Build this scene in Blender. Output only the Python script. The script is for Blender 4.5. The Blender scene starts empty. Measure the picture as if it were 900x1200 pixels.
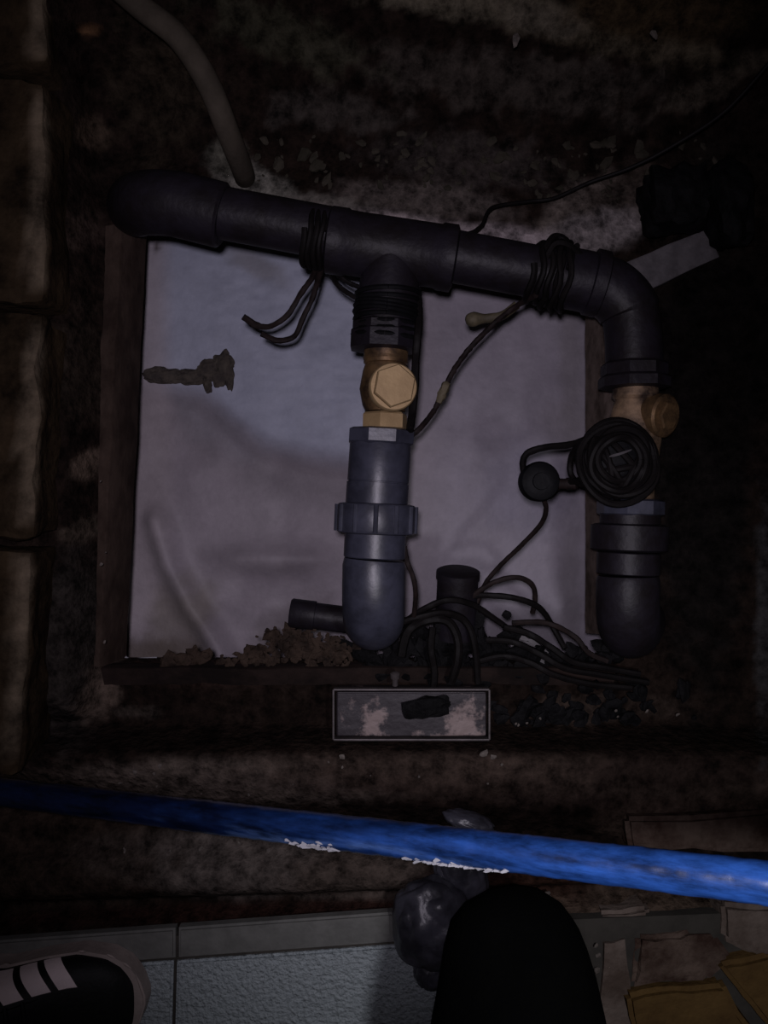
import bpy, bmesh, math, random
from mathutils import Vector, Matrix, noise
random.seed(7)
SC = bpy.context.scene
COL = SC.collection

# ------------------------------------------------------------------ camera, light, exposure
F, H = 1040.0, 0.90                      # focal length in pixels (900x1200 frame), camera height over the tiles
cam_d = bpy.data.cameras.new('camera'); cam = bpy.data.objects.new('camera', cam_d); COL.objects.link(cam)
cam.location = (0, 0, H); cam.rotation_euler = (0, 0, 0)
cam_d.sensor_fit = 'VERTICAL'; cam_d.sensor_height = 24.0; cam_d.lens = F / 1200.0 * 24.0
cam_d.clip_start = 0.01; SC.camera = cam

W = bpy.data.worlds.new('world'); SC.world = W; W.use_nodes = True
W.node_tree.nodes['Background'].inputs[0].default_value = (1.0, 0.86, 0.72, 1)
W.node_tree.nodes['Background'].inputs[1].default_value = 0.007

def spot(name, loc, target, power, colour, size, blend, radius):
    l = bpy.data.lights.new(name, 'SPOT'); l.energy = power; l.color = colour
    l.spot_size = math.radians(size); l.spot_blend = blend; l.shadow_soft_size = radius
    o = bpy.data.objects.new(name, l); COL.objects.link(o); o.location = loc
    o.rotation_euler = (Vector(target) - Vector(loc)).to_track_quat('-Z', 'Y').to_euler()
    return o
spot('torch', (-0.008, 0.014, 0.935), (-0.12, 0.12, -0.3), 14.5, (0.93, 0.84, 1.0), 80, 1.0, 0.010)
spot('pipe_fill', (0.14, -0.12, 0.78), (0.20, -0.27, 0.30), 7.0, (0.95, 0.92, 1.0), 75, 1.0, 0.02)  # added unseen spot, brightens the blue pipe's right end and its streak

SC.view_settings.view_transform = 'Standard'; SC.view_settings.look = 'None'
SC.view_settings.gamma = 1.0; SC.view_settings.use_curve_mapping = False
SC.view_settings.exposure = 0.0

def P(px, py, z=0.0):
    """world point seen at photograph pixel (px, py) when it lies at height z"""
    d = H - z
    return Vector(((px - 450.0) / F * d, (600.0 - py) / F * d, z))

# ------------------------------------------------------------------ materials
def mat(name, col, rough=0.7, metal=0.0, var=0.35, scale=30.0, bump=0.3, bscale=120.0, col2=None, spec=0.4, dist=0.002, coat=0.0, stretch=None, ramp=(0.38, 0.62)):
    m = bpy.data.materials.new(name); m.use_nodes = True
    n, l = m.node_tree.nodes, m.node_tree.links
    b = n['Principled BSDF']
    tc = n.new('ShaderNodeTexCoord')
    nz = n.new('ShaderNodeTexNoise'); nz.inputs['Scale'].default_value = scale; nz.inputs['Detail'].default_value = 6; nz.inputs['Roughness'].default_value = 0.65
    src = tc.outputs['Object']
    if stretch:
        mp = n.new('ShaderNodeMapping'); mp.inputs['Scale'].default_value = stretch; l.new(src, mp.inputs['Vector']); src = mp.outputs['Vector']
    l.new(src, nz.inputs['Vector'])
    r = n.new('ShaderNodeValToRGB')
    c2 = col2 or tuple(c * (1 - var) for c in col)
    r.color_ramp.elements[0].position = ramp[0]; r.color_ramp.elements[0].color = (*c2, 1)
    r.color_ramp.elements[1].position = ramp[1]; r.color_ramp.elements[1].color = (*col, 1)
    l.new(nz.outputs['Fac'], r.inputs['Fac']); l.new(r.outputs['Color'], b.inputs['Base Color'])
    b.inputs['Roughness'].default_value = rough; b.inputs['Metallic'].default_value = metal
    b.inputs['Specular IOR Level'].default_value = spec
    b.inputs['Coat Weight'].default_value = coat
    if bump:
        n2 = n.new('ShaderNodeTexNoise'); n2.inputs['Scale'].default_value = bscale; n2.inputs['Detail'].default_value = 5
        l.new(src, n2.inputs['Vector'])
        bp = n.new('ShaderNodeBump'); bp.inputs['Strength'].default_value = bump; bp.inputs['Distance'].default_value = dist
        l.new(n2.outputs['Fac'], bp.inputs['Height']); l.new(bp.outputs['Normal'], b.inputs['Normal'])
    return m

def vmat(name, rough, bump, bscale, var=0.5, vscale=60.0, dist=0.004, spec=0.3, stretch=None):
    """material whose base colour comes from the mesh's own dirt / plaster / painted light colour attribute"""
    m = bpy.data.materials.new(name); m.use_nodes = True
    n, l = m.node_tree.nodes, m.node_tree.links
    b = n['Principled BSDF']; b.inputs['Roughness'].default_value = rough; b.inputs['Specular IOR Level'].default_value = spec
    tc = n.new('ShaderNodeTexCoord')
    a = n.new('ShaderNodeAttribute'); a.attribute_name = 'Col'
    nz = n.new('ShaderNodeTexNoise'); nz.inputs['Scale'].default_value = vscale; nz.inputs['Detail'].default_value = 8; nz.inputs['Roughness'].default_value = 0.7
    src = tc.outputs['Object']
    if stretch:
        mp = n.new('ShaderNodeMapping'); mp.inputs['Scale'].default_value = stretch; l.new(src, mp.inputs['Vector']); src = mp.outputs['Vector']
    l.new(src, nz.inputs['Vector'])
    mr = n.new('ShaderNodeMapRange'); mr.inputs['From Min'].default_value = 0.35; mr.inputs['From Max'].default_value = 0.65
    mr.inputs['To Min'].default_value = 1 - var; mr.inputs['To Max'].default_value = 1 + var
    l.new(nz.outputs['Fac'], mr.inputs['Value'])
    mx = n.new('ShaderNodeVectorMath'); mx.operation = 'SCALE'
    l.new(a.outputs['Color'], mx.inputs[0]); l.new(mr.outputs['Result'], mx.inputs['Scale'])
    l.new(mx.outputs[0], b.inputs['Base Color'])
    n2 = n.new('ShaderNodeTexNoise'); n2.inputs['Scale'].default_value = bscale; n2.inputs['Detail'].default_value = 8
    l.new(tc.outputs['Object'], n2.inputs['Vector'])
    bp = n.new('ShaderNodeBump'); bp.inputs['Strength'].default_value = bump; bp.inputs['Distance'].default_value = dist
    l.new(n2.outputs['Fac'], bp.inputs['Height']); l.new(bp.outputs['Normal'], b.inputs['Normal'])
    return m

M = {}
M['soil'] = vmat('dirty_concrete_and_soil', 0.9, 1.0, 110, var=.75, vscale=55, dist=.006, spec=0.06)
M['plaster'] = vmat('white_tank_plaster', 0.55, 0.35, 90, var=0.10, vscale=25, dist=0.003, spec=0.4)
M['pvc'] = mat('grey_pvc', (0.049, 0.051, 0.074), 0.40, var=0.45, scale=35, bump=0.15, spec=0.5)
M['pvc_dark'] = mat('soiled_grey_pvc', (0.0145, 0.0122, 0.0175), 0.50, var=0.55, scale=28, bump=0.35, spec=0.22, col2=(0.009, 0.007, 0.008))
M['pvc_black'] = mat('black_plastic', (0.006, 0.006, 0.007), 0.6, var=0.5, bump=0.3, spec=0.12)
M['brass'] = mat('worn_brass', (0.44, 0.31, 0.155), 0.6, 0.25, col2=(0.33, 0.225, 0.11), scale=22, bump=0.3, bscale=220, dist=0.001)
M['brass_mid'] = mat('soiled_brass', (0.30, 0.20, 0.12), 0.6, 0.25, col2=(0.035, 0.022, 0.016), scale=38, bump=0.5, bscale=150, dist=0.001)
M['brass_dark'] = mat('tarnished_brass', (0.20, 0.12, 0.055), 0.5, 0.5, col2=(0.05, 0.032, 0.02), scale=45, bump=0.4, bscale=180, dist=0.001)
M['cable'] = mat('black_rubber', (0.008, 0.0065, 0.0065), 0.6, var=0.5, bump=0.4, bscale=300, dist=0.0006, spec=0.12)
M['cable_brown'] = mat('muddy_cable_sheath', (0.018, 0.011, 0.010), 0.7, var=0.6, scale=60, bump=0.4, bscale=250, dist=0.0006, spec=0.2)
M['tan'] = mat('olive_tape', (0.115, 0.095, 0.055), 0.7, var=0.5, scale=60)
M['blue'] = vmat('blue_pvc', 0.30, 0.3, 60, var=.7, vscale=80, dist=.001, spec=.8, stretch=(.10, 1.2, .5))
M['matt_white'] = mat('matt_pale_grey', (0.42, 0.42, 0.45), 0.8, var=0.3, bump=0.6)
M['hose'] = mat('dusty_grey_hose', (0.066, 0.055, 0.042), 0.85, spec=.1, var=0.3)
M['galv'] = mat('rusted_galvanised_steel', (0.21, 0.16, 0.15), 0.55, 0.15, col2=(0.022, 0.017, 0.021), scale=24, bump=0.4, bscale=90, ramp=(.53, .61))
M['galv_rim'] = mat('bare_steel_edge', (0.10, 0.085, 0.085), 0.5, 0.3, var=0.4)
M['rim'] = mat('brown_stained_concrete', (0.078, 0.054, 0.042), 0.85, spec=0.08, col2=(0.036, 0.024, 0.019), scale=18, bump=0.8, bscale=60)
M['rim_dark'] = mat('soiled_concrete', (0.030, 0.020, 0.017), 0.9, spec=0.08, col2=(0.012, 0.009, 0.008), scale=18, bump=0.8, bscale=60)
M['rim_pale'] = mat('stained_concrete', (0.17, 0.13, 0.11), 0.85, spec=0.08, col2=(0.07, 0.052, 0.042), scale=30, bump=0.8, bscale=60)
M['block'] = vmat('concrete_block_lit_edge', 0.9, 1.0, 70, var=.7, vscale=18, spec=0.06)
M['tile'] = mat('blue_grey_floor_tile', (0.37, 0.42, 0.44), 0.42, var=0.2, scale=150, bump=1.0, bscale=210, dist=0.006, spec=0.5)
M['tile_border'] = mat('grey_border_tile', (0.155, 0.155, 0.145), 0.5, var=0.25, scale=40, bump=0.3, bscale=120)
M['grout'] = mat('dark_grout', (0.050, 0.045, 0.038), 0.9)
M['upper'] = mat('black_shoe_leather', (0.0065, 0.0070, 0.0075), 0.62, var=0.4, bump=0.25, bscale=200, spec=0.25)
M['stripe'] = mat('off_white_stripe', (0.85, 0.72, 0.72), 0.6, var=0.12, bump=0.1)
M['sole'] = mat('off_white_rubber_sole', (0.36, 0.30, 0.275), 0.65, var=0.25)
M['cloth'] = mat('black_trouser_cloth', (0.0016, 0.0017, 0.0017), 0.95, var=0.3, bump=0.4, bscale=400, spec=0.03)
M['bag'] = mat('grey_plastic_film', (0.075, 0.075, 0.095), 0.36, var=0.6, scale=35, bump=0.5, bscale=45, spec=0.5, dist=0.004)
M['yellow'] = mat('yellow_tag', (0.42, 0.36, 0.06), 0.6, var=0.2)
M['brick'] = mat('ochre_brick', (0.130, 0.078, 0.028), 0.9, spec=0.08, col2=(0.080, 0.046, 0.018), scale=18, bump=0.8, bscale=90, dist=0.003)
M['mortar'] = mat('brown_mortar_lump', (0.125, 0.090, 0.072), 0.9, spec=0.08, col2=(0.045, 0.026, 0.020), scale=24, bump=1.0, bscale=80, dist=0.005)
M['pale_mortar'] = mat('pale_mortar_lump', (0.17, 0.135, 0.115), 0.9, spec=0.08, col2=(0.085, 0.062, 0.05), scale=20, bump=0.8, bscale=90, dist=0.004)
M['dark_stone'] = mat('dark_damp_stone', (0.0065, 0.0062, 0.0068), 0.7, spec=0.08, var=0.6, scale=30, bump=1.0, bscale=60, dist=0.005)
M['debris'] = mat('dead_leaf_debris', (0.050, 0.034, 0.025), 0.8, spec=0.08, col2=(0.014, 0.010, 0.008), scale=45, bump=1.0, bscale=100, dist=0.005)
M['pebble'] = mat('pale_grit', (0.13, 0.11, 0.095), 0.8, var=0.5, scale=200)
M['strip'] = mat('dusty_white_plastic', (0.11, 0.10, 0.105), 0.6, var=0.45, scale=40)

# ------------------------------------------------------------------ mesh helpers
def link(name, bm, m, parent=None, smooth=True, loc=None):
    bmesh.ops.recalc_face_normals(bm, faces=bm.faces)
    me = bpy.data.meshes.new(name); bm.to_mesh(me); bm.free()
    me.materials.append(m)
    if smooth:
        me.polygons.foreach_set('use_smooth', [True] * len(me.polygons))
    o = bpy.data.objects.new(name, me); COL.objects.link(o)
    if parent: o.parent = parent
    if smooth:
        # keep crisp creases on turned fittings
        try:
            me.set_sharp_from_angle(angle=math.radians(38))
        except Exception:
            pass
    return o
def thing(name, label, cat, group=None, loc=(0, 0, 0)):
    o = bpy.data.objects.new(name, None); o.empty_display_size = 0.03; COL.objects.link(o)
    o.location = loc
    o['label'] = label; o['category'] = cat
    if group: o['group'] = group
    return o
def under(o, parent):
    """parent without moving"""
    o.parent = parent
    o.matrix_parent_inverse = Matrix.Translation(-parent.location)
    return o
def tag(o, label, cat, group=None, kind=None):
    o['label'] = label; o['category'] = cat
    if group: o['group'] = group
    if kind: o['kind'] = kind
    return o
def struct(o):
    o['kind'] = 'structure'; return o

def frames(pts):
    T = []
    for i in range(len(pts)):
        a = pts[max(i - 1, 0)]; b = pts[min(i + 1, len(pts) - 1)]
        T.append((b - a).normalized())
    up = Vector((0, 0, 1)) if abs(T[0].z) < 0.9 else Vector((0, 1, 0))
    U = (up - T[0] * up.dot(T[0])).normalized(); out = []
    for t in T:
        U = (U - t * U.dot(t))
        U = U.normalized() if U.length > 1e-6 else t.orthogonal().normalized()
        out.append((t, U, t.cross(U)))
    return out
def tube(bm, pts, rad, seg=16, caps=True, lump=0.0):
    pts = [Vector(p) for p in pts]
    if not hasattr(rad, '__len__'): rad = [rad] * len(pts)
    fr = frames(pts); rings = []
    for k, (p, r, (t, u, w)) in enumerate(zip(pts, rad, fr)):
        ring = []
        for i in range(seg):
            a = 2 * math.pi * i / seg
            rr = r * (1 + lump * noise.noise(Vector((k * 0.7, math.cos(a) * 1.5, math.sin(a) * 1.5))))
            ring.append(bm.verts.new(p + u * (rr * math.cos(a)) + w * (rr * math.sin(a))))
        rings.append(ring)
    for a, b in zip(rings, rings[1:]):
        for i in range(seg):
            bm.faces.new((a[i], a[(i + 1) % seg], b[(i + 1) % seg], b[i]))
    if caps:
        bm.faces.new(rings[0][::-1]); bm.faces.new(rings[-1])
    return rings
def smooth(pts, n=6):
    """Catmull-Rom through the points"""
    p = [Vector(q) for q in pts]; out = []
    for i in range(len(p) - 1):
        a = p[max(i - 1, 0)]; b = p[i]; c = p[i + 1]; d = p[min(i + 2, len(p) - 1)]
        for k in range(n):
            t = k / n
            out.append(0.5 * ((2 * b) + (c - a) * t + (2 * a - 5 * b + 4 * c - d) * t * t + (3 * b - a - 3 * c + d) * t ** 3))
    out.append(p[-1]); return out
def lathe(bm, A, B, prof, seg=40, twist=0.0):
    """turned body from A to B; prof = [(distance along the axis in metres, radius)]"""
    A = Vector(A); B = Vector(B); t = (B - A).normalized()
    u = Vector((0, 0, 1)); u = (u - t * u.dot(t))
    u = u.normalized() if u.length > 1e-4 else Vector((0, 1, 0))
    w = t.cross(u); rings = []
    for s, r in prof:
        rings.append([bm.verts.new(A + t * s + (u * math.cos(2 * math.pi * i / seg + twist) + w * math.sin(2 * math.pi * i / seg + twist)) * r) for i in range(seg)])
    for a, b in zip(rings, rings[1:]):
        for i in range(seg):
            bm.faces.new((a[i], a[(i + 1) % seg], b[(i + 1) % seg], b[i]))
    bm.faces.new(rings[0][::-1]); bm.faces.new(rings[-1])
def box(bm, c, s, rz=0.0, bev=0.0, rough=0.0, seed=0, cuts=0, rx=0.0):
    tmp = bmesh.new(); bmesh.ops.create_cube(tmp, size=1.0)
    for v in tmp.verts: v.co = Vector((v.co.x * s[0], v.co.y * s[1], v.co.z * s[2]))
    if bev: bmesh.ops.bevel(tmp, geom=tmp.edges[:], offset=bev, segments=2, affect='EDGES', profile=0.6)
    if cuts: bmesh.ops.subdivide_edges(tmp, edges=tmp.edges[:], cuts=cuts, use_grid_fill=True)
    if rough:
        for v in tmp.verts:
            q = v.co * 18 + Vector((seed * 7.3, seed * 3.1, 0))
            v.co += noise.noise_vector(q) * rough + noise.noise_vector(q * 3.5) * rough * 0.4
    R = Matrix.Translation(Vector(c)) @ Matrix.Rotation(rz, 4, 'Z') @ Matrix.Rotation(rx, 4, 'X')
    mp = {v: bm.verts.new(R @ v.co) for v in tmp.verts}
    for f in tmp.faces: bm.faces.new([mp[v] for v in f.verts])
    tmp.free()
def prism(bm, poly, z0, z1):
    a = [bm.verts.new((p[0], p[1], z0)) for p in poly]; b = [bm.verts.new((p[0], p[1], z1)) for p in poly]
    n = len(poly)
    bm.faces.new(a[::-1]); bm.faces.new(b)
    for i in range(n): bm.faces.new((a[i], a[(i + 1) % n], b[(i + 1) % n], b[i]))
def rock(bm, c, s, rz=0, seed=0, rough=0.35, sub=3, boxy=0.0):
    tmp = bmesh.new(); bmesh.ops.create_icosphere(tmp, subdivisions=sub, radius=1.0)
    R = Matrix.Rotation(rz, 3, 'Z')
    for v in tmp.verts:
        d = v.co.normalized()
        if boxy:
            m_ = max(abs(d.x), abs(d.y), abs(d.z)); d = d.lerp(d / m_, boxy)
        d = d * (1 + rough * noise.noise(d * 1.6 + Vector((seed * 5.1, seed, 0))) + rough * 0.4 * noise.noise(d * 4.5 + Vector((seed, 0, seed * 2))))
        v.co = R @ Vector((d.x * s[0], d.y * s[1], d.z * s[2])) + Vector(c)
    mp = {v: bm.verts.new(v.co) for v in tmp.verts}
    for f in tmp.faces: bm.faces.new([mp[v] for v in f.verts])
    tmp.free()

# ------------------------------------------------------------------ the ground round the hatch
def sm(a, b, x):
    t = max(0.0, min(1.0, (x - a) / (b - a))); return t * t * (3 - 2 * t)
def fbm(x, y, s, o=4, seed=0.0):
    v = 0; a = 1; t = 0
    for i in range(o):
        v += a * noise.noise(Vector((x * s, y * s, seed + i * 9.7))); t += a; a *= 0.55; s *= 2.1
    return v / t
def topline(x):                          # rough upper edge of the opening (world y)
    pts = [(-0.34, 0.35), (-0.25, 0.345), (-0.10, 0.328), (0.08, 0.300), (0.17, 0.285), (0.24, 0.270), (0.34, 0.26)]
    for (a, b), (c, d) in zip(pts, pts[1:]):
        if x <= c: return b + (d - b) * max(0.0, (x - a) / (c - a))
    return pts[-1][1]
def left_edge(y): return -0.302 + (y - 0.34) * 0.040
RIGHT, BOTTOM = 0.264, -0.176
def inside(x, y):
    return left_edge(y) < x < RIGHT and BOTTOM < y < topline(x) + 0.006 * fbm(x, y, 30, 3, 4.0)
def height(x, y):
    z = -0.10
    z += 0.068 * sm(-0.236, -0.256, y)                              # front ledge
    z += 0.020 * sm(-0.345, -0.375, y) - 0.022 * math.exp(-((y + 0.335 + 0.10 * x) / 0.022) ** 2)
    z -= 0.030 * math.exp(-((y + 0.405 - 0.03 * x) / 0.012) ** 2)    # gap before the tiles
    if y < -0.47: z = min(z, -0.035)
    t = sm(0.40, 0.62, y)
    z += 0.11 * t                                                     # back bank rises
    z += 0.05 * sm(-0.315, -0.345, x) * sm(-0.25, -0.20, y)           # shelf on the left
    z += 0.03 * sm(0.33, 0.50, x)
    # stepped, lumpy back bank
    z += 0.03 * math.exp(-((y - 0.60 + 0.12 * (x - 0.0)) / 0.03) ** 2) * sm(-0.1, 0.05, x)
    k = 0.35 + 0.9 * sm(0.38, 0.45, y) + 0.4 * sm(0.25, 0.35, x)
    z += k * (0.016 * fbm(x, y, 14, 4, 1.0) + 0.006 * abs(fbm(x, y, 60, 3, 2.0)))
    # floor of the opening's lip
    return z
SOIL = Vector((0.0135, 0.0092, 0.0078))
# patches of other stuff on the soil, plus right-side light falloff: px, py, rx, ry, angle, colour, amount, raggedness
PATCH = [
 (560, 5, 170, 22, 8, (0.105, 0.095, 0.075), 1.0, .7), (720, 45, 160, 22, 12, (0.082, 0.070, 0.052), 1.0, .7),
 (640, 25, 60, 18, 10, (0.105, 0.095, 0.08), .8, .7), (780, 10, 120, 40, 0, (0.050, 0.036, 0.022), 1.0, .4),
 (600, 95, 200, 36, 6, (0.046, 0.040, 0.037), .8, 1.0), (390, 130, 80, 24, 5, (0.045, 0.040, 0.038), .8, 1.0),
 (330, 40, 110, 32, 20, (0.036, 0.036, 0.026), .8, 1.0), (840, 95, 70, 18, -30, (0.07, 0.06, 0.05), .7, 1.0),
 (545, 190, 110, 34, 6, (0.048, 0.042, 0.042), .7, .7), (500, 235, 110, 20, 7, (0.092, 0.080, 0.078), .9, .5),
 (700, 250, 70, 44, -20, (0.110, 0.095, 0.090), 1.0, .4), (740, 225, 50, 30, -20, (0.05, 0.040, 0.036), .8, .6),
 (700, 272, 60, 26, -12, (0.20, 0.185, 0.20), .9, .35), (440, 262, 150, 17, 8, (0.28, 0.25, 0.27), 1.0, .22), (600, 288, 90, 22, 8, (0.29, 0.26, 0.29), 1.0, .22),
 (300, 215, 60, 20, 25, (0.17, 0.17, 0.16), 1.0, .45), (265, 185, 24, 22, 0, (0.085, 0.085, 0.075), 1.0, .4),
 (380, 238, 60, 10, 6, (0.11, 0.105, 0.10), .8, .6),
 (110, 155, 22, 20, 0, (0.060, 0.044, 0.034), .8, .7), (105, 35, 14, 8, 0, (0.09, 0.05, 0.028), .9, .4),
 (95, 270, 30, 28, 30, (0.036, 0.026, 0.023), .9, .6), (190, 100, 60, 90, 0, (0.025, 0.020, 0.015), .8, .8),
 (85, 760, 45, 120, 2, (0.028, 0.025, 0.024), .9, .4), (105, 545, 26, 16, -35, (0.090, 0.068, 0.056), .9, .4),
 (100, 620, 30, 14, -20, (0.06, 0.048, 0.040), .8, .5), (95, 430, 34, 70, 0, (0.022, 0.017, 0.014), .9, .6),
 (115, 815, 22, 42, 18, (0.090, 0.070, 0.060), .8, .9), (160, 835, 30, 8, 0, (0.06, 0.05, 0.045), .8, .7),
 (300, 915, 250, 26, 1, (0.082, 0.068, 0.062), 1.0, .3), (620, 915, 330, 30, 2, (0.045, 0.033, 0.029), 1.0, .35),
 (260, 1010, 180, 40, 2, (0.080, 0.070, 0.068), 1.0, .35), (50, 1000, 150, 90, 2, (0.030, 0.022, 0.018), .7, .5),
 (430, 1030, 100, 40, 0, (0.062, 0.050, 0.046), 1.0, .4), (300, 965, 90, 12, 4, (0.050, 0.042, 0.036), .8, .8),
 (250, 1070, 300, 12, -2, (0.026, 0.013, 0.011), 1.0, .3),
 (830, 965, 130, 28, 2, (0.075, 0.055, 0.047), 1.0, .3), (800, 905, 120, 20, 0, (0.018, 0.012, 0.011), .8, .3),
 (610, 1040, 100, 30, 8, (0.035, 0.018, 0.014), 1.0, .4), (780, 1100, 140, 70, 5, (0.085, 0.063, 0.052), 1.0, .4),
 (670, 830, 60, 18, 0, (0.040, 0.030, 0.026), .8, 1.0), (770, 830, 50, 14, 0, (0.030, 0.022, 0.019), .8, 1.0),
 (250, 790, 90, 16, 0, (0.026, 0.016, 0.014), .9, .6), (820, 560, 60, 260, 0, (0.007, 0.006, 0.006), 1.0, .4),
 (840, 400, 90, 120, 0, (0.006, 0.005, 0.005), 1.0, .3), (850, 230, 60, 80, 0, (0.012, 0.010, 0.009), .8, .4),  # near-black right side: weak light there put into the soil colour
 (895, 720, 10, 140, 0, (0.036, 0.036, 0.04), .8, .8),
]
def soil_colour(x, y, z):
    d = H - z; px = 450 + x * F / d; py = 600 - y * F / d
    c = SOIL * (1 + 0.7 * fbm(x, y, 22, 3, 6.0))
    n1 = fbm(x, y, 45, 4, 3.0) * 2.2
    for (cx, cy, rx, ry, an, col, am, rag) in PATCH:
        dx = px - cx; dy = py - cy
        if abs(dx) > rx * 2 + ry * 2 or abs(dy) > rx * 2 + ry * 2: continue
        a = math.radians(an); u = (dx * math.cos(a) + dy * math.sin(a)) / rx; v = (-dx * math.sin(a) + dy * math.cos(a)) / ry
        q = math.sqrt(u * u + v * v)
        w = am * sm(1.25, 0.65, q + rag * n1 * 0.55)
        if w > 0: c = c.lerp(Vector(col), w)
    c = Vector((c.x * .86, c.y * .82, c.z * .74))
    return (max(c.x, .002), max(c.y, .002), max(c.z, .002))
def colour_attr(me, cols):
    at = me.color_attributes.new('Col', 'FLOAT_COLOR', 'POINT')
    flat = []
    for c in cols: flat += [c[0], c[1], c[2], 1.0]
    at.data.foreach_set('color', flat)
def heightfield(name, x0, x1, y0, y1, step, hf, cf, m, hole=None, skirt=None):
    nx = int((x1 - x0) / step) + 1; ny = int((y1 - y0) / step) + 1
    vs, cs, fs = [], [], []
    for j in range(ny):
        for i in range(nx):
            x = x0 + i * step; y = y0 + j * step; z = hf(x, y)
            vs.append((x, y, z)); cs.append(cf(x, y, z))
    for j in range(ny - 1):
        for i in range(nx - 1):
            if hole and hole(x0 + (i + .5) * step, y0 + (j + .5) * step): continue
            a = j * nx + i; fs.append((a, a + 1, a + nx + 1, a + nx))
    if skirt is not None:
        # thickness along the open boundary so the slab is no paper sheet
        cnt = {}
        for f in fs:
            for k in range(4):
                e = (f[k], f[(k + 1) % 4]); cnt[(min(e), max(e))] = cnt.get((min(e), max(e)), 0) + (1)
        low = {}
        extra = []
        for f in fs:
            for k in range(4):
                a, b = f[k], f[(k + 1) % 4]
                if cnt[(min(a, b), max(a, b))] == 1:
                    for v in (a, b):
                        if v not in low:
                            low[v] = len(vs); vs.append((vs[v][0], vs[v][1], min(skirt, vs[v][2] - 0.01))); cs.append(cs[v])
                    extra.append((b, a, low[a], low[b]))
        fs += extra
    me = bpy.data.meshes.new(name); me.from_pydata(vs, [], fs); me.update()
    me.materials.append(m); me.polygons.foreach_set('use_smooth', [True] * len(me.polygons))
    colour_attr(me, cs)
    o = bpy.data.objects.new(name, me); COL.objects.link(o)
    return o
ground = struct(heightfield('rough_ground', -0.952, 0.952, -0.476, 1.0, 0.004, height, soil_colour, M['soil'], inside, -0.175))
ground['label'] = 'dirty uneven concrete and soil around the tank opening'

# ------------------------------------------------------------------ the tank below
ZT = -0.50
RIDGE = [(140, 462), (200, 462), (240, 470), (275, 500), (310, 525), (360, 538), (420, 548)]
RIDGE2 = [(185, 610), (200, 660), (225, 710), (250, 745), (275, 790)]
def seg_dist(px, py, line):
    best = (1e9, 0)
    for (ax, ay), (bx, by) in zip(line, line[1:]):
        dx, dy = bx - ax, by - ay; t = max(0, min(1, ((px - ax) * dx + (py - ay) * dy) / (dx * dx + dy * dy)))
        qx, qy = ax + dx * t, ay + dy * t; d = math.hypot(px - qx, py - qy)
        if d < best[0]: best = (d, (dx * (py - ay) - dy * (px - ax)))
    return best[0] * (1 if best[1] > 0 else -1)
def tank_px(x, y): return 450 + x * F / (H - ZT), 600 - y * F / (H - ZT)
def tank_h(x, y):
    px, py = tank_px(x, y)
    z = ZT + 0.010 * fbm(x, y, 6, 3, 2.2)
    if 120 < px < 460:
        d = seg_dist(px, py, RIDGE); z += 0.028 * sm(20, -20, d)
        d2 = abs(seg_dist(px, py, RIDGE2)); z += 0.024 * math.exp(-(d2 / 14) ** 2)
    z += 0.022 * math.exp(-((py - 655 - 0.02 * (px - 300)) / 18) ** 2) * sm(430, 330, px) * sm(230, 290, px)
    # small ripples left by the trowel
    if 250 < px < 470 and 300 < py < 520: z += 0.0022 * noise.noise(Vector((px * .05, py * .15, 0)))
    return z
def tank_c(x, y, z):
    px, py = tank_px(x, y)
    c = Vector((0.45, 0.40, 0.44))
    if 100 < px < 470:
        d = seg_dist(px, py, RIDGE)
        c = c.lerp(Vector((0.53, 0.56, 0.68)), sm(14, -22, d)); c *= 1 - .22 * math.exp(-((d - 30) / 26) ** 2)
    c = c.lerp(Vector((0.50, 0.44, 0.46)), 0.8 * sm(215, 185, px))
    c = c.lerp(Vector((0.42, 0.385, 0.45)), 0.7 * sm(470, 540, px))
    n1 = fbm(x, y, 9, 4, 8.0)
    c *= (1 + 0.16 * n1)
    for (cx, cy, rx, ry, an, col, am, rag) in [
        (210, 730, 40, 60, 20, (0.26, 0.225, 0.19), .7, .6), (175, 765, 50, 22, 0, (0.16, 0.125, 0.10), .8, .8),
        (310, 655, 90, 16, 2, (0.33, 0.29, 0.32), .7, .5), (340, 740, 60, 30, -30, (0.20, 0.17, 0.17), .7, .6),
        (300, 315, 40, 14, 30, (0.30, 0.28, 0.28), .6, .8), (189, 296, 5, 6, 0, (0.10, 0.085, 0.08), .9, .3),
        (250, 500, 60, 22, 35, (0.34, 0.32, 0.36), .7, .6), (600, 740, 90, 30, 0, (0.20, 0.18, 0.20), .6, .6),
        (670, 700, 14, 90, 0, (0.26, 0.235, 0.25), .6, .5), (660, 520, 30, 60, 0, (0.30, 0.27, 0.28), .5, .7),
        (620, 570, 60, 60, 0, (0.28, 0.26, 0.35), .5, .5), (670, 430, 14, 110, 0, (0.30, 0.27, 0.28), .6, .5)]:
        a = math.radians(an); dx, dy = px - cx, py - cy
        u = (dx * math.cos(a) + dy * math.sin(a)) / rx; v = (-dx * math.sin(a) + dy * math.cos(a)) / ry
        w = am * sm(1.4, 0.4, math.sqrt(u * u + v * v) + rag * fbm(x, y, 30, 3, 5.0))
        if w > 0: c = c.lerp(Vector(col), w)
    return c
struct(heightfield('tank_floor', -0.55, 0.55, -0.42, 0.62, 0.006, tank_h, tank_c, M['plaster']))
for nm, c, s in (('tank_lining', (-0.575, 0.10, -0.335), (0.05, 1.10, 0.34)), ('tank_lining', (0.575, 0.10, -0.335), (0.05, 1.10, 0.34)),
                 ('tank_lining', (0, 0.645, -0.335), (1.10, 0.05, 0.34)), ('tank_lining', (0, -0.445, -0.335), (1.10, 0.05, 0.34))):
    bm = bmesh.new(); box(bm, c, s, bev=0.004)
    o = struct(link(nm, bm, M['rim_pale'], smooth=False))

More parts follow.
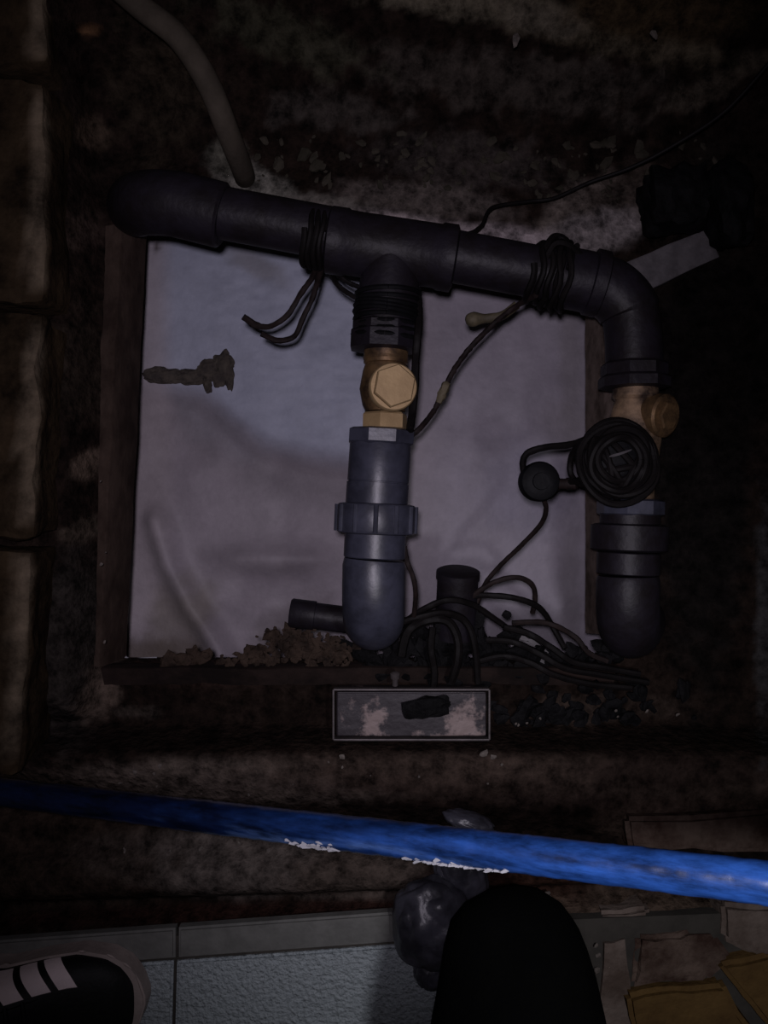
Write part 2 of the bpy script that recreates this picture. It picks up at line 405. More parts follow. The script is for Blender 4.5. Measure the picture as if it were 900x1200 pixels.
# rim of the opening: four cast kerbs
rim = bpy.data.objects.new('hatch_rim', None); COL.objects.link(rim); rim['kind'] = 'structure'
def rim_bar(poly_top, poly_bot, m, seed):
    bm = bmesh.new(); n = 40
    # a bar lofted between its two ends, with an uneven inner face
    (a0, b0), (a1, b1) = poly_top, poly_bot
    for z0, z1 in (((a0, b0), (a1, b1)),):
        pass
    rows = []
    for k in range(n + 1):
        t = k / n
        it = Vector(a0).lerp(Vector(b0), t); ib = Vector(a1).lerp(Vector(b1), t)
        along = (Vector(b0) - Vector(a0)).normalized(); out = Vector((along.y, -along.x, 0))
        w = 0.003 * fbm(t * 3, seed, 3, 3, seed); h = 0.003 * fbm(t * 6, seed, 2, 3, seed + 3)
        rows.append([it + out * (w + .0015) + Vector((0, 0, h)), it + out * w - Vector((0, 0, .003)), ib + out * w * .6, ib + out * .030, it + out * .022 + Vector((0, 0, h - 0.012))])
    V = [[bm.verts.new(p) for p in r] for r in rows]
    for a, b in zip(V, V[1:]):
        for i in range(5): bm.faces.new((a[i], a[(i + 1) % 5], b[(i + 1) % 5], b[i]))
    bm.faces.new(V[0]); bm.faces.new(V[-1][::-1])
    return link('kerb', bm, m, rim)
zt, zb = -0.088, -0.185
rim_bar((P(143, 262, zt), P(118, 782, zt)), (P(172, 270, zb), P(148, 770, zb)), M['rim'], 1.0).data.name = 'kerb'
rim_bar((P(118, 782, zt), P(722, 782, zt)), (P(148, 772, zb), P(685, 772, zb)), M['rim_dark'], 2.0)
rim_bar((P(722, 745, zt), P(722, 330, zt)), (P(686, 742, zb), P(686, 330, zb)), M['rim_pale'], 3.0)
# small bright chip of metal at the opening's lower left corner
bm = bmesh.new(); tube(bm, smooth([P(147, 770, -.172), P(153, 773, -.171), P(166, 772, -.171), P(184, 771, -.172)], 5), [.0016] * 16, 8)
tag(link('steel_strip', bm, M['matt_white']), 'thin bright strip on the lower left corner of the white opening', 'strip')

# ------------------------------------------------------------------ left course of blocks
course = bpy.data.objects.new('wall_of_blocks', None); COL.objects.link(course); course['kind'] = 'structure'
edge = [(56, -470), (58, -190), (60, 90), (56, 362), (44, 632), (26, 905), (10, 1010)]
for i, ((x0, y0), (x1, y1)) in enumerate(zip(edge[:5], edge[1:6])):
    a = P(x0, y0 + 5, 0.0); b = P(x1, y1 - 6, 0.0)
    bm = bmesh.new(); L = (b - a).length; ang = math.atan2(a.x - b.x, a.y - b.y)
    mid = (a + b) / 2
    box(bm, (mid.x - 0.075, mid.y, -0.035 + .004 * (i % 2)), (0.15, L, 0.09), rz=-ang, bev=0.009, rough=0.007, seed=i, cuts=12)
    o = link('concrete_block', bm, M['block'], course); cc = []
    for v in o.data.vertices:
        q = v.co; px = 450 + q.x * F / (H - q.z); py = 600 - q.y * F / (H - q.z)
        e = x0 + (x1 - x0) * (py - y0) / (y1 - y0)
        w = sm(16, 5, abs(px - (e - 14)) + 9 * fbm(q.x, q.y, 40, 3, 3.0)) * sm(0, 22, min(py - y0 - 8, y1 - py - 12)) * (.75 + .5 * fbm(q.x, q.y, 12, 2, 1.0))  # lit rounded edge of the block painted in as a pale strip
        cc.append(Vector((0.024, 0.016, 0.009)).lerp(Vector((0.115, 0.090, 0.062)), max(0, min(1, w))))
    colour_attr(o.data, cc)

# ------------------------------------------------------------------ tiled floor at the front
floor = bpy.data.objects.new('floor', None); COL.objects.link(floor); floor['kind'] = 'structure'
bm = bmesh.new()
prism(bm, [P(-260, 1112, -.012).to_2d(), P(1000, 1060, -.012).to_2d(), P(1000, 2100, -.012).to_2d(), P(-260, 2100, -.012).to_2d()], -0.045, -0.0045)
link('grout_bed', bm, M['grout'], floor, smooth=False)
def tile(name, quad, m, bev=0.0025):
    bm = bmesh.new(); prism(bm, [p.to_2d() for p in quad], -0.012, 0.0)
    top = [e for e in bm.edges if all(v.co.z > -0.001 for v in e.verts)]
    bmesh.ops.bevel(bm, geom=top, offset=bev, segments=2, affect='EDGES')
    return link(name, bm, m, floor, smooth=False)
def gl(px, off): return 1137 - 0.072 * px + off      # lines running across the tiles
cols = [-910, -537, -165, 205, 575, 945]
for a, b in zip(cols[1:], cols[2:]):
    if b > 620: continue
    for (o0, o1) in ((5, 370), (376, 742)):
        tile('tile', [P(a + 2, gl(a, o0)), P(b - 2, gl(b, o0)), P(b - 2 - 10, gl(b, o1)), P(a + 2 - 10, gl(a, o1))], M['tile'])
for a, b in ((-165, 205), (209, 490)):
    tile('border_tile', [P(a, gl(a, -34)), P(b, gl(b, -34)), P(b, gl(b, 1)), P(a, gl(a, 1))], M['tile_border'])

# ------------------------------------------------------------------ broken bricks and mortar, lower right
def lump(name, label, cat, px, py, z, sx, sy, sz, rz, m, seed, boxy=0.6, rough=.25, group=None):
    bm = bmesh.new(); rock(bm, (0, 0, 0), (sx, sy, sz), math.radians(rz), seed, rough, 4, boxy)
    o = link(name, bm, m); o.location = P(px, py, z)
    return tag(o, label, cat, group)
def slab(name, label, cat, quad, z0, z1, m, seed, rough=.004):
    bm = bmesh.new(); prism(bm, [(p.x, p.y) for p in quad], z0, z1)
    bmesh.ops.bevel(bm, geom=bm.edges[:], offset=.005, segments=2, affect='EDGES')
    bmesh.ops.subdivide_edges(bm, edges=bm.edges[:], cuts=5, use_grid_fill=True)
    for v in bm.verts:
        v.co += noise.noise_vector(v.co * 22 + Vector((seed, 0, 0))) * rough + noise.noise_vector(v.co * 70) * rough * .4
    return tag(link(name, bm, m), label, cat)
slab('brick', 'ochre brick lying flat at the bottom edge, right of the black knee', 'brick', [P(735, 1166, .01), P(850, 1154, .01), P(905, 1240, .01), P(760, 1290, .01)], -.035, .012, M['brick'], 1)
slab('brick', 'ochre brick at the right edge, below the brown mortar', 'brick', [P(838, 1132, .01), P(900, 1115, .01), P(990, 1150, .01), P(980, 1250, .01), P(905, 1205, .01)], -.035, .012, M['brick'], 5)
slab('mortar_slab', 'pale brown mortar slab under the right end of the blue pipe', 'slab', [P(842, 1058, .0), P(960, 1058, .0), P(960, 1140, .0), P(895, 1122, .0), P(846, 1100, .0)], -.045, .004, M['pale_mortar'], 9)
slab('mortar_slab', 'reddish brown mortar lump between black knee and ochre bricks', 'slab', [P(745, 1098, .0), P(838, 1090, .0), P(858, 1120, .0), P(826, 1150, .0), P(742, 1160, .0)], -.045, .002, M['mortar'], 14, .006)
slab('mortar_slab', 'small grey stone beside the upper right of the black knee', 'stone', [P(703, 1074, .0), P(762, 1064, .0), P(764, 1084, .0), P(708, 1092, .0)], -.05, -.008, M['pale_mortar'], 19)
slab('mortar_slab', 'ragged grey mortar edge running down beside the black knee', 'slab', [P(700, 1100, .0), P(738, 1098, .0), P(733, 1158, .0), P(760, 1200, 0), P(755, 1260, .0), P(690, 1260, .0)], -.045, -.002, M['pale_mortar'], 23, .005)
slab('concrete_ledge_piece', 'flat pale slab above the blue pipe at the right edge', 'slab', [P(735, 962, -.01), P(960, 950, -.01), P(960, 1000, -.01), P(740, 1000, -.01)], -.06, -.015, M['mortar'], 31)

# dark stones at upper right
lump('stone', 'dark block-shaped stone under the bluish highlight, upper right', 'stone', 790, 235, -.05, .032, .032, .03, 5, M['dark_stone'], 3, .7)
lump('stone', 'dark upright rounded stone nearest the right edge, upper right', 'stone', 852, 243, -.04, .023, .044, .03, 8, M['dark_stone'], 6, .3)
bm = bmesh.new(); a, b = P(722, 336, -.09), P(838, 283, -.07)
box(bm, (a + b) / 2, ((b - a).length, .036, .006), rz=math.atan2(b.y - a.y, b.x - a.x), bev=.002, rough=.003, cuts=4, seed=3)
tag(link('plastic_strip', bm, M['strip']), 'dusty white strip slanting out behind the upper right elbow', 'strip')

# ------------------------------------------------------------------ plumbing
R_, pl = math.radians, None
man = thing('pipe_manifold', 'dark grey plastic pipework with tee, elbows and two brass valves over the white tank', 'pipes', loc=P(450, 300, 0))
def part(name, bm, m, parent=None, label=None, **k):
    o = link(name, bm, m, **k)
    base = parent or man
    o.parent = base
    o.matrix_parent_inverse = Matrix.Translation(-man.location)
    if label: o['label'] = label
    return o
def sub(o, bm_name, bm, m, label=None):
    c = link(bm_name, bm, m); c.parent = o
    if label: c['label'] = label
    return c
# main run
A0, A1, A2, A3 = P(248, 251), P(392, 283), P(532, 303), P(692, 331)
def seg_lathe(name, p, q, rs, m, seg=44, parent=None, label=None, twist=0):
    """rs: list of (fraction, radius)"""
    p = Vector(p); q = Vector(q); L = (q - p).length
    bm = bmesh.new(); lathe(bm, p, q, [(f * L, r) for f, r in rs], seg, twist)
    return part(name, bm, m, parent, label)
seg_lathe('pipe', P(225, 243), P(700, 332), [(0, .0262), (1, .0262)], M['pvc_dark'])
# left 45 degree elbow, dives into the ground at its left end
bm = bmesh.new()
path = smooth([P(262, 254), P(222, 243), P(194, 238, -.001), P(172, 238, -.012), P(162, 240, -.045), P(160, 243, -.10)], 6)
rr = [.0300] * 3 + [.0320] * (len(path) - 3)
tube(bm, path, rr, 36); part('elbow', bm, M['pvc_dark'], label='left elbow bending down into the soil')
seg_lathe('socket_collar', P(206, 239), P(262, 253), [(0, .0300), (.02, .0325), (.95, .0325), (1, .0300)], M['pvc_dark'])
# tee
seg_lathe('tee', P(384, 281), P(534, 303.5), [(0, .030), (.015, .0335), (.14, .0335), (.16, .0318), (.86, .0318), (.88, .0335), (.985, .0335), (1, .029)], M['pvc_dark'])
bm = bmesh.new()
lathe(bm, P(459, 297), P(453, 382), [(0, .029), (.024, .0295), (.036, .031), (.05, .031), (.072, .031)], 40)
part('tee_branch', bm, M['pvc_dark'])
bm = bmesh.new(); a, b = P(455, 345), P(451, 395)           # tape wound round the branch
for k in range(9):
    t = k / 8; c = a.lerp(b, t); ax = (b - a).normalized(); u = Vector((0, 0, 1)); w = ax.cross(u)
    ring = [c + (u * math.cos(th) + w * math.sin(th)) * (.0318 + .0010 * math.sin(5 * k)) + ax * .0022 * math.sin(th + k) for th in [2 * math.pi * i / 28 for i in range(29)]]
    tube(bm, ring, .0026, 6)
part('tape_winding', bm, M['pvc_black'])
seg_lathe('flange', P(451, 377), P(449.5, 412), [(0, .030), (.1, .0345), (.35, .0345), (.4, .036), (.95, .036), (1, .028)], M['pvc_dark'], seg=8, twist=R_(22.5))
# middle brass check valve
vx = seg_lathe('check_valve', P(452, 408), P(451, 504), [(0, .0215), (.14, .0228), (.17, .020), (.28, .023), (.5, .0262), (.7, .023), (.76, .0205), (.77, .0205), (.775, .0205)], M['brass_dark'])
seg_lathe('valve_nut', P(451.5, 484), P(451, 504), [(0, .0215), (.12, .0235), (.9, .0235), (1, .021)], M['brass'], seg=6, twist=R_(12), label='hexagonal brass nut at the foot of the middle valve')
seg_lathe('valve_neck', P(452.5, 409), P(452, 428), [(0, .0225), (.9, .0225), (1, .020)], M['brass_dark'])
c0 = P(455.5, 458, .010); c1 = P(463.5, 451, .052)
bm = bmesh.new(); lathe(bm, c0, c1, [(0, .0215), (.020, .0215), (.021, .0235), (.030, .0235), (.0318, .0222), (.032, .018)], 44)
cap = part('valve_cap', bm, M['brass'], label='round brass cap of the middle valve')
ax = (c1 - c0).normalized()
bm = bmesh.new(); lathe(bm, c0 + ax * .031, c0 + ax * .06, [(0, .0212), (.0075, .0212), (.009, .0200)], 6, R_(20)); hx = part('hexagon', bm, M['brass'], smooth=False); hx.parent = cap; hx.matrix_parent_inverse = Matrix.Identity(4)
# middle: lower body, union, elbow
seg_lathe('flange', P(447, 503), P(446, 522), [(0, .031), (.12, .0350), (.85, .0350), (1, .032)], M['pvc'], seg=8, twist=R_(20))
seg_lathe('coupling', P(446, 520), P(441, 594), [(0, .0305), (.02, .0312), (.60, .0312), (.605, .0303), (.62, .0303), (.625, .0316), (.97, .0316), (1, .030)], M['pvc'])
bm = bmesh.new(); a, b = P(441.5, 590), P(440, 626); lathe(bm, a, b, [(0, .034), (.001, .0385), (.003, .0395), (.027, .0395), (.0300, .0385), ((b - a).length, .033)], 44)
un = part('union_nut', bm, M['pvc'])
for i in range(12):
    th = 2 * math.pi * i / 12; axd = (b - a).normalized(); u = Vector((0, 0, 1)); w = axd.cross(u)
    o_ = (u * math.cos(th) + w * math.sin(th)) * .0400
    if o_.z < -.03: continue
    bm = bmesh.new(); tube(bm, [a + o_ + axd * .002, a + o_ + axd * .029], .0024, 8); r_ = part('grip_rib', bm, M['pvc'], parent=None); r_.parent = un; r_.matrix_parent_inverse = Matrix.Identity(4)
seg_lathe('coupling', P(440, 624), P(438.5, 654), [(0, .0312), (.96, .0312), (1, .030)], M['pvc'])
bm = bmesh.new()
path = [P(438.5, 656), P(438, 662), P(437.5, 690)] + []
c_top = P(437.5, 692)
Rb = .0320
cen = c_top + Vector((0, 0, -Rb * 1.05))
for k in range(1, 11):
    a_ = math.pi / 2 * k / 10
    path.append(Vector((c_top.x, c_top.y - Rb * 1.05 * math.sin(a_), cen.z + Rb * 1.05 * math.cos(a_))))
path.append(path[-1] + Vector((0, 0, -.05))); path.append(path[-1] + Vector((0, 0.0, -.34)))
rr = [.0305] + [.0318] * (len(path) - 3) + [.0318, .027]
tube(bm, path, rr, 44); part('elbow', bm, M['pvc'], label='shiny grey elbow at the foot of the middle pipe')
# right leg
bm = bmesh.new()
path = smooth([P(664, 326), P(690, 331), P(716, 340), P(736, 362), P(742, 392), P(743, 432)], 8)
tube(bm, path, [.0305] * 26 + [.0285] * (len(path) - 26), 40); part('elbow', bm, M['pvc_dark'], label='upper right elbow turning toward the right valve')
seg_lathe('socket_collar', P(690, 330), P(707, 334), [(0, .030), (.1, .0335), (.9, .0335), (1, .031)], M['pvc_dark'])
seg_lathe('flange', P(743, 425), P(743, 456), [(0, .031), (.1, .0335), (.5, .0335), (.6, .0360), (.95, .0360), (1, .028)], M['pvc_dark'], seg=8, twist=R_(22.5))
seg_lathe('check_valve', P(745, 452), P(740, 592), [(0, .022), (.10, .0235), (.13, .0205), (.25, .024), (.45, .027), (.7, .024), (.8, .022), (1, .022)], M['brass_mid'], label='brass body of the right valve')
c0 = P(752, 485, .0); c1 = P(778, 487, .022)
bm = bmesh.new(); lathe(bm, c0, c1, [(0, .0200), (.020, .0200), (.021, .0215), (.029, .0215), (.031, .019)], 36)
part('valve_cap', bm, M['brass_dark'], label='tarnished brass cap of the right valve pointing right')
bm = bmesh.new(); lathe(bm, c0.lerp(c1, .9), c1 + (c1 - c0), [(0, .015), (.010, .015), (.011, .013)], 6, .2); part('hexagon', bm, M['brass_dark'], smooth=False)
seg_lathe('flange', P(739, 585), P(738.5, 604), [(0, .030), (.12, .0335), (.9, .0335), (1, .031)], M['pvc'], seg=8, twist=R_(20))
seg_lathe('coupling', P(738.5, 600), P(738, 618), [(0, .030), (1, .030)], M['pvc_dark'])
seg_lathe('union_nut', P(738, 614), P(737, 646), [(0, .033), (.06, .0385), (.92, .0385), (1, .033)], M['pvc_dark'])
seg_lathe('coupling', P(737, 647), P(736, 673), [(0, .030), (.05, .0315), (.95, .0315), (1, .030)], M['pvc_dark'])
bm = bmesh.new(); c_top = P(735.5, 702)
path = [P(736, 675), P(736, 680), c_top]; cen = c_top + Vector((0, 0, -Rb * 1.05))
for k in range(1, 11):
    a_ = math.pi / 2 * k / 10
    path.append(Vector((c_top.x, c_top.y - Rb * 1.05 * math.sin(a_), cen.z + Rb * 1.05 * math.cos(a_))))
path.append(path[-1] + Vector((0, 0, -.06)))
for q in path[3:]: q.x += (c_top.z - q.z) * .38
tube(bm, path, [.030] + [.0315] * (len(path) - 1), 40); part('elbow', bm, M['pvc_dark'], label='dark elbow at the foot of the right pipe')

# loose stubs at the foot of the opening
st = thing('pipe_stub', 'dark pipe stub pointing left from behind the middle elbow', 'pipe', loc=P(365, 722, -.1))
bm = bmesh.new(); a, b = P(340, 718, -.10), P(420, 728, -.10)
lathe(bm, a, b, [(0, .0150), (.002, .0165), (.028, .0165), (.0285, .0150), ((b - a).length, .0150)], 32); under(link('pipe', bm, M['pvc_dark']), st)
ct = thing('round_container', 'short dark blue-grey pipe end standing between the cables right of middle pipe', 'pipe', loc=P(537, 690, -.1))
bm = bmesh.new(); a, b = P(537, 669, -.09), P(533, 745, -.11)
lathe(bm, a, b, [(0, .0225), (.001, .0245), (.009, .0245), (.0095, .0230), ((b - a).length, .0230)], 32); under(link('pipe', bm, M['pvc_dark']), ct)

# ------------------------------------------------------------------ blue pipe
L0, L1 = P(-60, 921, .06), P(960, 1042, .40)
BL = (L1 - L0).length; L1 = L0 + (L1 - L0) * 1.4
bp_ = thing('blue_pipe', 'long blue plastic pipe slanting across the foreground', 'pipe', loc=P(450, 970, .18))
bm = bmesh.new(); n = 300; ps = [L0.lerp(L1, i / n) for i in range(n + 1)]
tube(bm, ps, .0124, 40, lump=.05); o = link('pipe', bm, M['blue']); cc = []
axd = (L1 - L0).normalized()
for v in o.data.vertices:          # light falloff put into the colour: dark left end, brighter to the right
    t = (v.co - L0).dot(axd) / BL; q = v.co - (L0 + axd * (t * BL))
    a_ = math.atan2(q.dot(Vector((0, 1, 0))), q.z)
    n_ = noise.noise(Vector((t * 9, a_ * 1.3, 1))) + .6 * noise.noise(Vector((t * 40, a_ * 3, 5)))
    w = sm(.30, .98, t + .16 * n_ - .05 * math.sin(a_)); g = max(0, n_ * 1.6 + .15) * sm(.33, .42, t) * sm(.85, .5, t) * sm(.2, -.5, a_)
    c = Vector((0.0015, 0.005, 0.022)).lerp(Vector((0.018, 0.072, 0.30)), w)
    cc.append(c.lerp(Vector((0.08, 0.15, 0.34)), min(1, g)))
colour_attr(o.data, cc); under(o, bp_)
# small white flecks along its side
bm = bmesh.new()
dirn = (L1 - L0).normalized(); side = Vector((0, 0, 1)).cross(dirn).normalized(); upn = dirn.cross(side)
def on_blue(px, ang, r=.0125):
    # station along the pipe whose image x is px
    lo, hi = 0.0, 1.0
    for _ in range(40):
        m_ = (lo + hi) / 2; q = L0.lerp(L1, m_); x = 450 + q.x * F / (H - q.z)
        if x < px: lo = m_
        else: hi = m_
    q = L0.lerp(L1, lo); a = math.radians(ang)
    return q - side * math.sin(a) * r + upn * math.cos(a) * r
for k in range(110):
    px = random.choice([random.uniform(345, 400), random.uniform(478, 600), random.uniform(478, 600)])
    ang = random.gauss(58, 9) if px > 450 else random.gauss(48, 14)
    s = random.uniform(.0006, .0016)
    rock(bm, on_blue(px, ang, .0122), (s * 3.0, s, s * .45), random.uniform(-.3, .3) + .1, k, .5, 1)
o = link('white_fleck', bm, M['matt_white']); o['kind'] = 'stuff'; under(o, bp_); o['label'] = 'small white flecks on the pipe'

# ------------------------------------------------------------------ hose at upper left
hs = thing('hose', 'dusty grey hose curving down from the top edge to the left of the tank', 'hose', loc=P(250, 100, .02))
bm = bmesh.new(); path = smooth([P(110, -40, .06), P(165, 8, .055), P(210, 45, .045), P(244, 98, .03), P(266, 152, .0), P(283, 196, -.06), P(288, 212, -.12)], 8)
tube(bm, path, [.0118] * len(path), 20); under(link('tube', bm, M['hose']), hs)

# ------------------------------------------------------------------ cables
def cable(name, label, cat, px, r=.0028, m='cable', group=None, lump_=.12, n=8, parent=None):
    bm = bmesh.new(); pts = smooth([P(*p) for p in px], n); tube(bm, pts, [r] * len(pts), 8, lump=lump_)
    o = link(name, bm, M[m])
    if parent: return under(o, parent)
    return tag(o, label, cat, group)
def winding(bm, c, axis, R, r, turns, pitch, wob=.001, start=0.0):
    axis = axis.normalized(); u = Vector((0, 0, 1)); u = (u - axis * u.dot(axis)).normalized(); w = axis.cross(u)
    n = 24; pts = []
    for k in range(int(turns * n) + 1):
        th = 2 * math.pi * k / n + start
        pts.append(c + axis * (pitch * k / n + wob * math.sin(3 * th + k * .3)) + (u * math.cos(th) + w * math.sin(th)) * (R + abs(wob) * .6 * math.sin(2 * th)))
    tube(bm, pts, r, 8); return pts
main_ax = (P(692, 331) - P(248, 251))
t1 = thing('wire_tie', 'black wire wound round the pipe left of the tee, two tails hanging', 'wire', loc=P(372, 278, .03))
bm = bmesh.new(); winding(bm, P(360, 277.5), main_ax, .0292, .0030, 4, .0056); under(link('winding', bm, M['cable']), t1)
bm = bmesh.new(); pts = smooth([P(372, 308, .0), P(366, 325, -.02), P(352, 345, -.03), P(338, 368, -.035), P(318, 382, -.04), P(300, 381, -.04), P(285, 371, -.035)], 6)
tube(bm, pts, [.0030] * (len(pts) - 8) + [.0036] * 8, 8, lump=.2); under(link('tail', bm, M['cable_brown']), t1)
bm = bmesh.new(); pts = smooth([P(378, 310, .0), P(372, 330, -.02), P(366, 350, -.03), P(354, 375, -.035), P(345, 394, -.04), P(325, 399, -.04), P(306, 391, -.035)], 6)
tube(bm, pts, [.0030] * len(pts), 8, lump=.2); under(link('tail', bm, M['cable_brown']), t1)
cable('cable', 'short black wire looping from the tee down behind the middle pipe', 'cable', [(385, 308, .0), (396, 322, -.03), (410, 332, -.035), (425, 338, -.035)], .0026)
cable('cable', 'black wire drooping below the short wire under the tee', 'cable', [(384, 312, .0), (394, 332, -.035), (412, 346, -.035), (428, 353, -.035)], .0026)
t2 = thing('wire_tie', 'black wire wound thickly round the pipe before the right elbow', 'wire', loc=P(655, 320, .03))
bm = bmesh.new(); winding(bm, P(620, 318), main_ax, .0300, .0033, 4, .0088, .0018); winding(bm, P(640, 321), main_ax, .0345, .0030, 2.6, .0095, .0022, 1.0); under(link('winding', bm, M['cable']), t2)
bm = bmesh.new(); pts = smooth([P(636, 300, .025), P(642, 286, .02), P(650, 277, .012), P(661, 280, .010), P(670, 291, .015), P(678, 302, .02)], 6); tube(bm, pts, .0034, 8, lump=.2)
pts = smooth([P(640, 302, .025), P(650, 286, .03), P(664, 286, .03), P(681, 299, .02)], 6); tube(bm, pts, .003, 8)
under(link('loop', bm, M['cable']), t2)
cable('cable', 'brown taped cable running diagonally from right wire tie to the middle pipe', 'cable', [(628, 346, .020), (606, 358, -.01), (585, 374, -.02), (562, 396, -.02), (545, 415, -.02), (530, 437, -.02), (520, 458, -.02), (508, 482, -.02), (492, 502, -.01), (480, 512, -.01)], .0030, 'cable_brown', lump_=.3)
bm = bmesh.new(); pts = smooth([P(524, 448, -.02), P(519, 460, -.019), P(514, 472, -.02)], 5); tube(bm, pts, [.003, .0042, .005, .005, .0048, .0045, .005, .0046, .004, .0034, .003], 10, lump=.3)
tag(link('tape_knot', bm, M['tan']), 'tan tape knot on the diagonal cable right of the middle valve', 'tape')
bm = bmesh.new(); pts = smooth([P(606, 357, -.03), P(590, 369, -.035), P(572, 373, -.04), P(556, 374, -.04), P(546, 377, -.04)], 5)
tube(bm, pts, [.0046] * 8 + [.0050] * 4 + [.0055, .0062, .0072, .0080, .0078, .0074, .0066, .0050, .0030][:len(pts) - 12], 14)
tag(link('cord_end', bm, M['tan']), 'thick olive strap end hanging below the pipe right of the tee', 'strap')
cable('cable', 'black cable hugging the right side of the middle valve', 'cable', [(489, 338, .0), (491, 372, .012), (489, 398, .02), (487, 425, .015), (486, 455, .012), (483, 485, .012), (480, 505, .02)], .0040)
cable('cable', 'thin brown cable beside the right side of the middle elbow', 'cable', [(474, 640, -.02), (477, 658, -.02), (484, 676, -.02), (487, 696, -.03), (485, 722, -.05)], .0026, 'cable_brown')
cable('cable', 'thin black wire rising from the tee toward the upper right', 'cable', [(546, 274, -.01), (556, 271, -.02), (566, 262, -.03), (572, 248, -.04), (584, 241, -.05), (620, 236, -.06), (650, 232, -.06), (690, 214, -.055), (740, 196, -.04), (790, 170, -.02), (850, 130, .01), (905, 70, .04)], .0021)
# coil hung on the right pipe and small plug
coil = thing('cable_coil', 'round bundle of black cable hung over the right pipe below its brass valve', 'cable', loc=P(727, 540, .03))
for k in range(9):
    bm = bmesh.new(); c = P(727 + random.uniform(-4, 4), 540 + random.uniform(-4, 4), .034 + .0035 * k * .9)
    tilt = Matrix.Rotation(random.uniform(-.22, .22), 3, 'X') @ Matrix.Rotation(random.uniform(-.22, .22), 3, 'Y')
    Rr = .0355 - .0030 * abs(k - 3) + random.uniform(-.002, .002)
    pts = [c + tilt @ Vector((math.cos(t) * Rr * (1 + .03 * math.sin(2 * t + k)), math.sin(t) * Rr * 1.06, .002 * math.sin(3 * t + k))) for t in [2 * math.pi * i / 40 for i in range(41)]]
    tube(bm, pts, .0036, 8); under(link('cable_turn', bm, M['cable']), coil)
for k in range(5):
    bm = bmesh.new(); c = P(727, 540, .05)
    a_ = random.uniform(0, 3.1); d = Vector((math.cos(a_), math.sin(a_), 0)); e = Vector((-d.y, d.x, 0)); off = e * random.uniform(-.014, .014)
    pts = smooth([c + d * -.036 + off - Vector((0, 0, .02)), c + d * -.02 + off * 1.3, c + off + Vector((0, 0, .006)), c + d * .02 + off * .8, c + d * .036 + off - Vector((0, 0, .02))], 6)
    tube(bm, pts, .0034, 8); under(link('cable_turn', bm, M['cable']), coil)
bm = bmesh.new(); c = P(726, 541, .028); lathe(bm, c, c + Vector((0, 0, .02)), [(0, .026), (.016, .026), (.018, .022)], 30); under(link('core', bm, M['pvc_black']), coil)
bm = bmesh.new(); pts = smooth([P(714, 535, .062), P(726, 532, .064), P(740, 527, .062)], 4); tube(bm, pts, [.0005, .0010, .0014, .0014, .0013, .0013, .0011, .0009, .0005], 6)
o = under(link('tape_edge', bm, M['strip']), coil); o['label'] = 'thin pale edge of tape on the bundle'
pg = thing('round_plug', 'small round black plug left of the cable bundle over the white tank', 'plug', loc=P(629, 565, -.02))
bm = bmesh.new(); c = P(629, 565, -.035); lathe(bm, c, c + Vector((0, 0, .03)), [(0, .016), (.004, .0205), (.018, .0210), (.024, .0190), (.0265, .014), (.0268, .009), (.029, .0085)], 32); under(link('housing', bm, M['pvc_black']), pg)
bm = bmesh.new(); a, b = P(646, 567, -.022), P(676, 567, -.010); lathe(bm, a, b, [(0, .0072), (.008, .0072), (.0082, .0055), (.016, .0055), (.0162, .0065), ((b - a).length, .006)], 16); under(link('spout', bm, M['cable_brown']), pg)
cable('cable', 'black cable arching from the bundle over to the round plug', 'cable', [(712, 505, .03), (690, 514, .02), (668, 521, .0), (640, 524, -.02), (620, 530, -.025), (613, 540, -.025), (614, 556, -.02)], .0036)
cable('cable', 'short black cable joining bundle and plug spout', 'cable', [(682, 520, .02), (672, 530, .0), (668, 545, -.01), (671, 560, -.008), (684, 568, .01), (704, 569, .03)], .0034)
cable('cable', 'black cable from plug spout across to the right pipe', 'cable', [(664, 566, -.015), (684, 562, .01), (704, 560, .035)], .0034)
cable('cable', 'brown cable hanging from the round plug down to the tangle', 'cable', [(636, 584, -.02), (640, 596, -.03), (634, 614, -.05), (612, 638, -.07), (588, 661, -.09), (570, 682, -.10), (560, 705, -.10), (552, 730, -.10)], .0027, 'cable_brown')
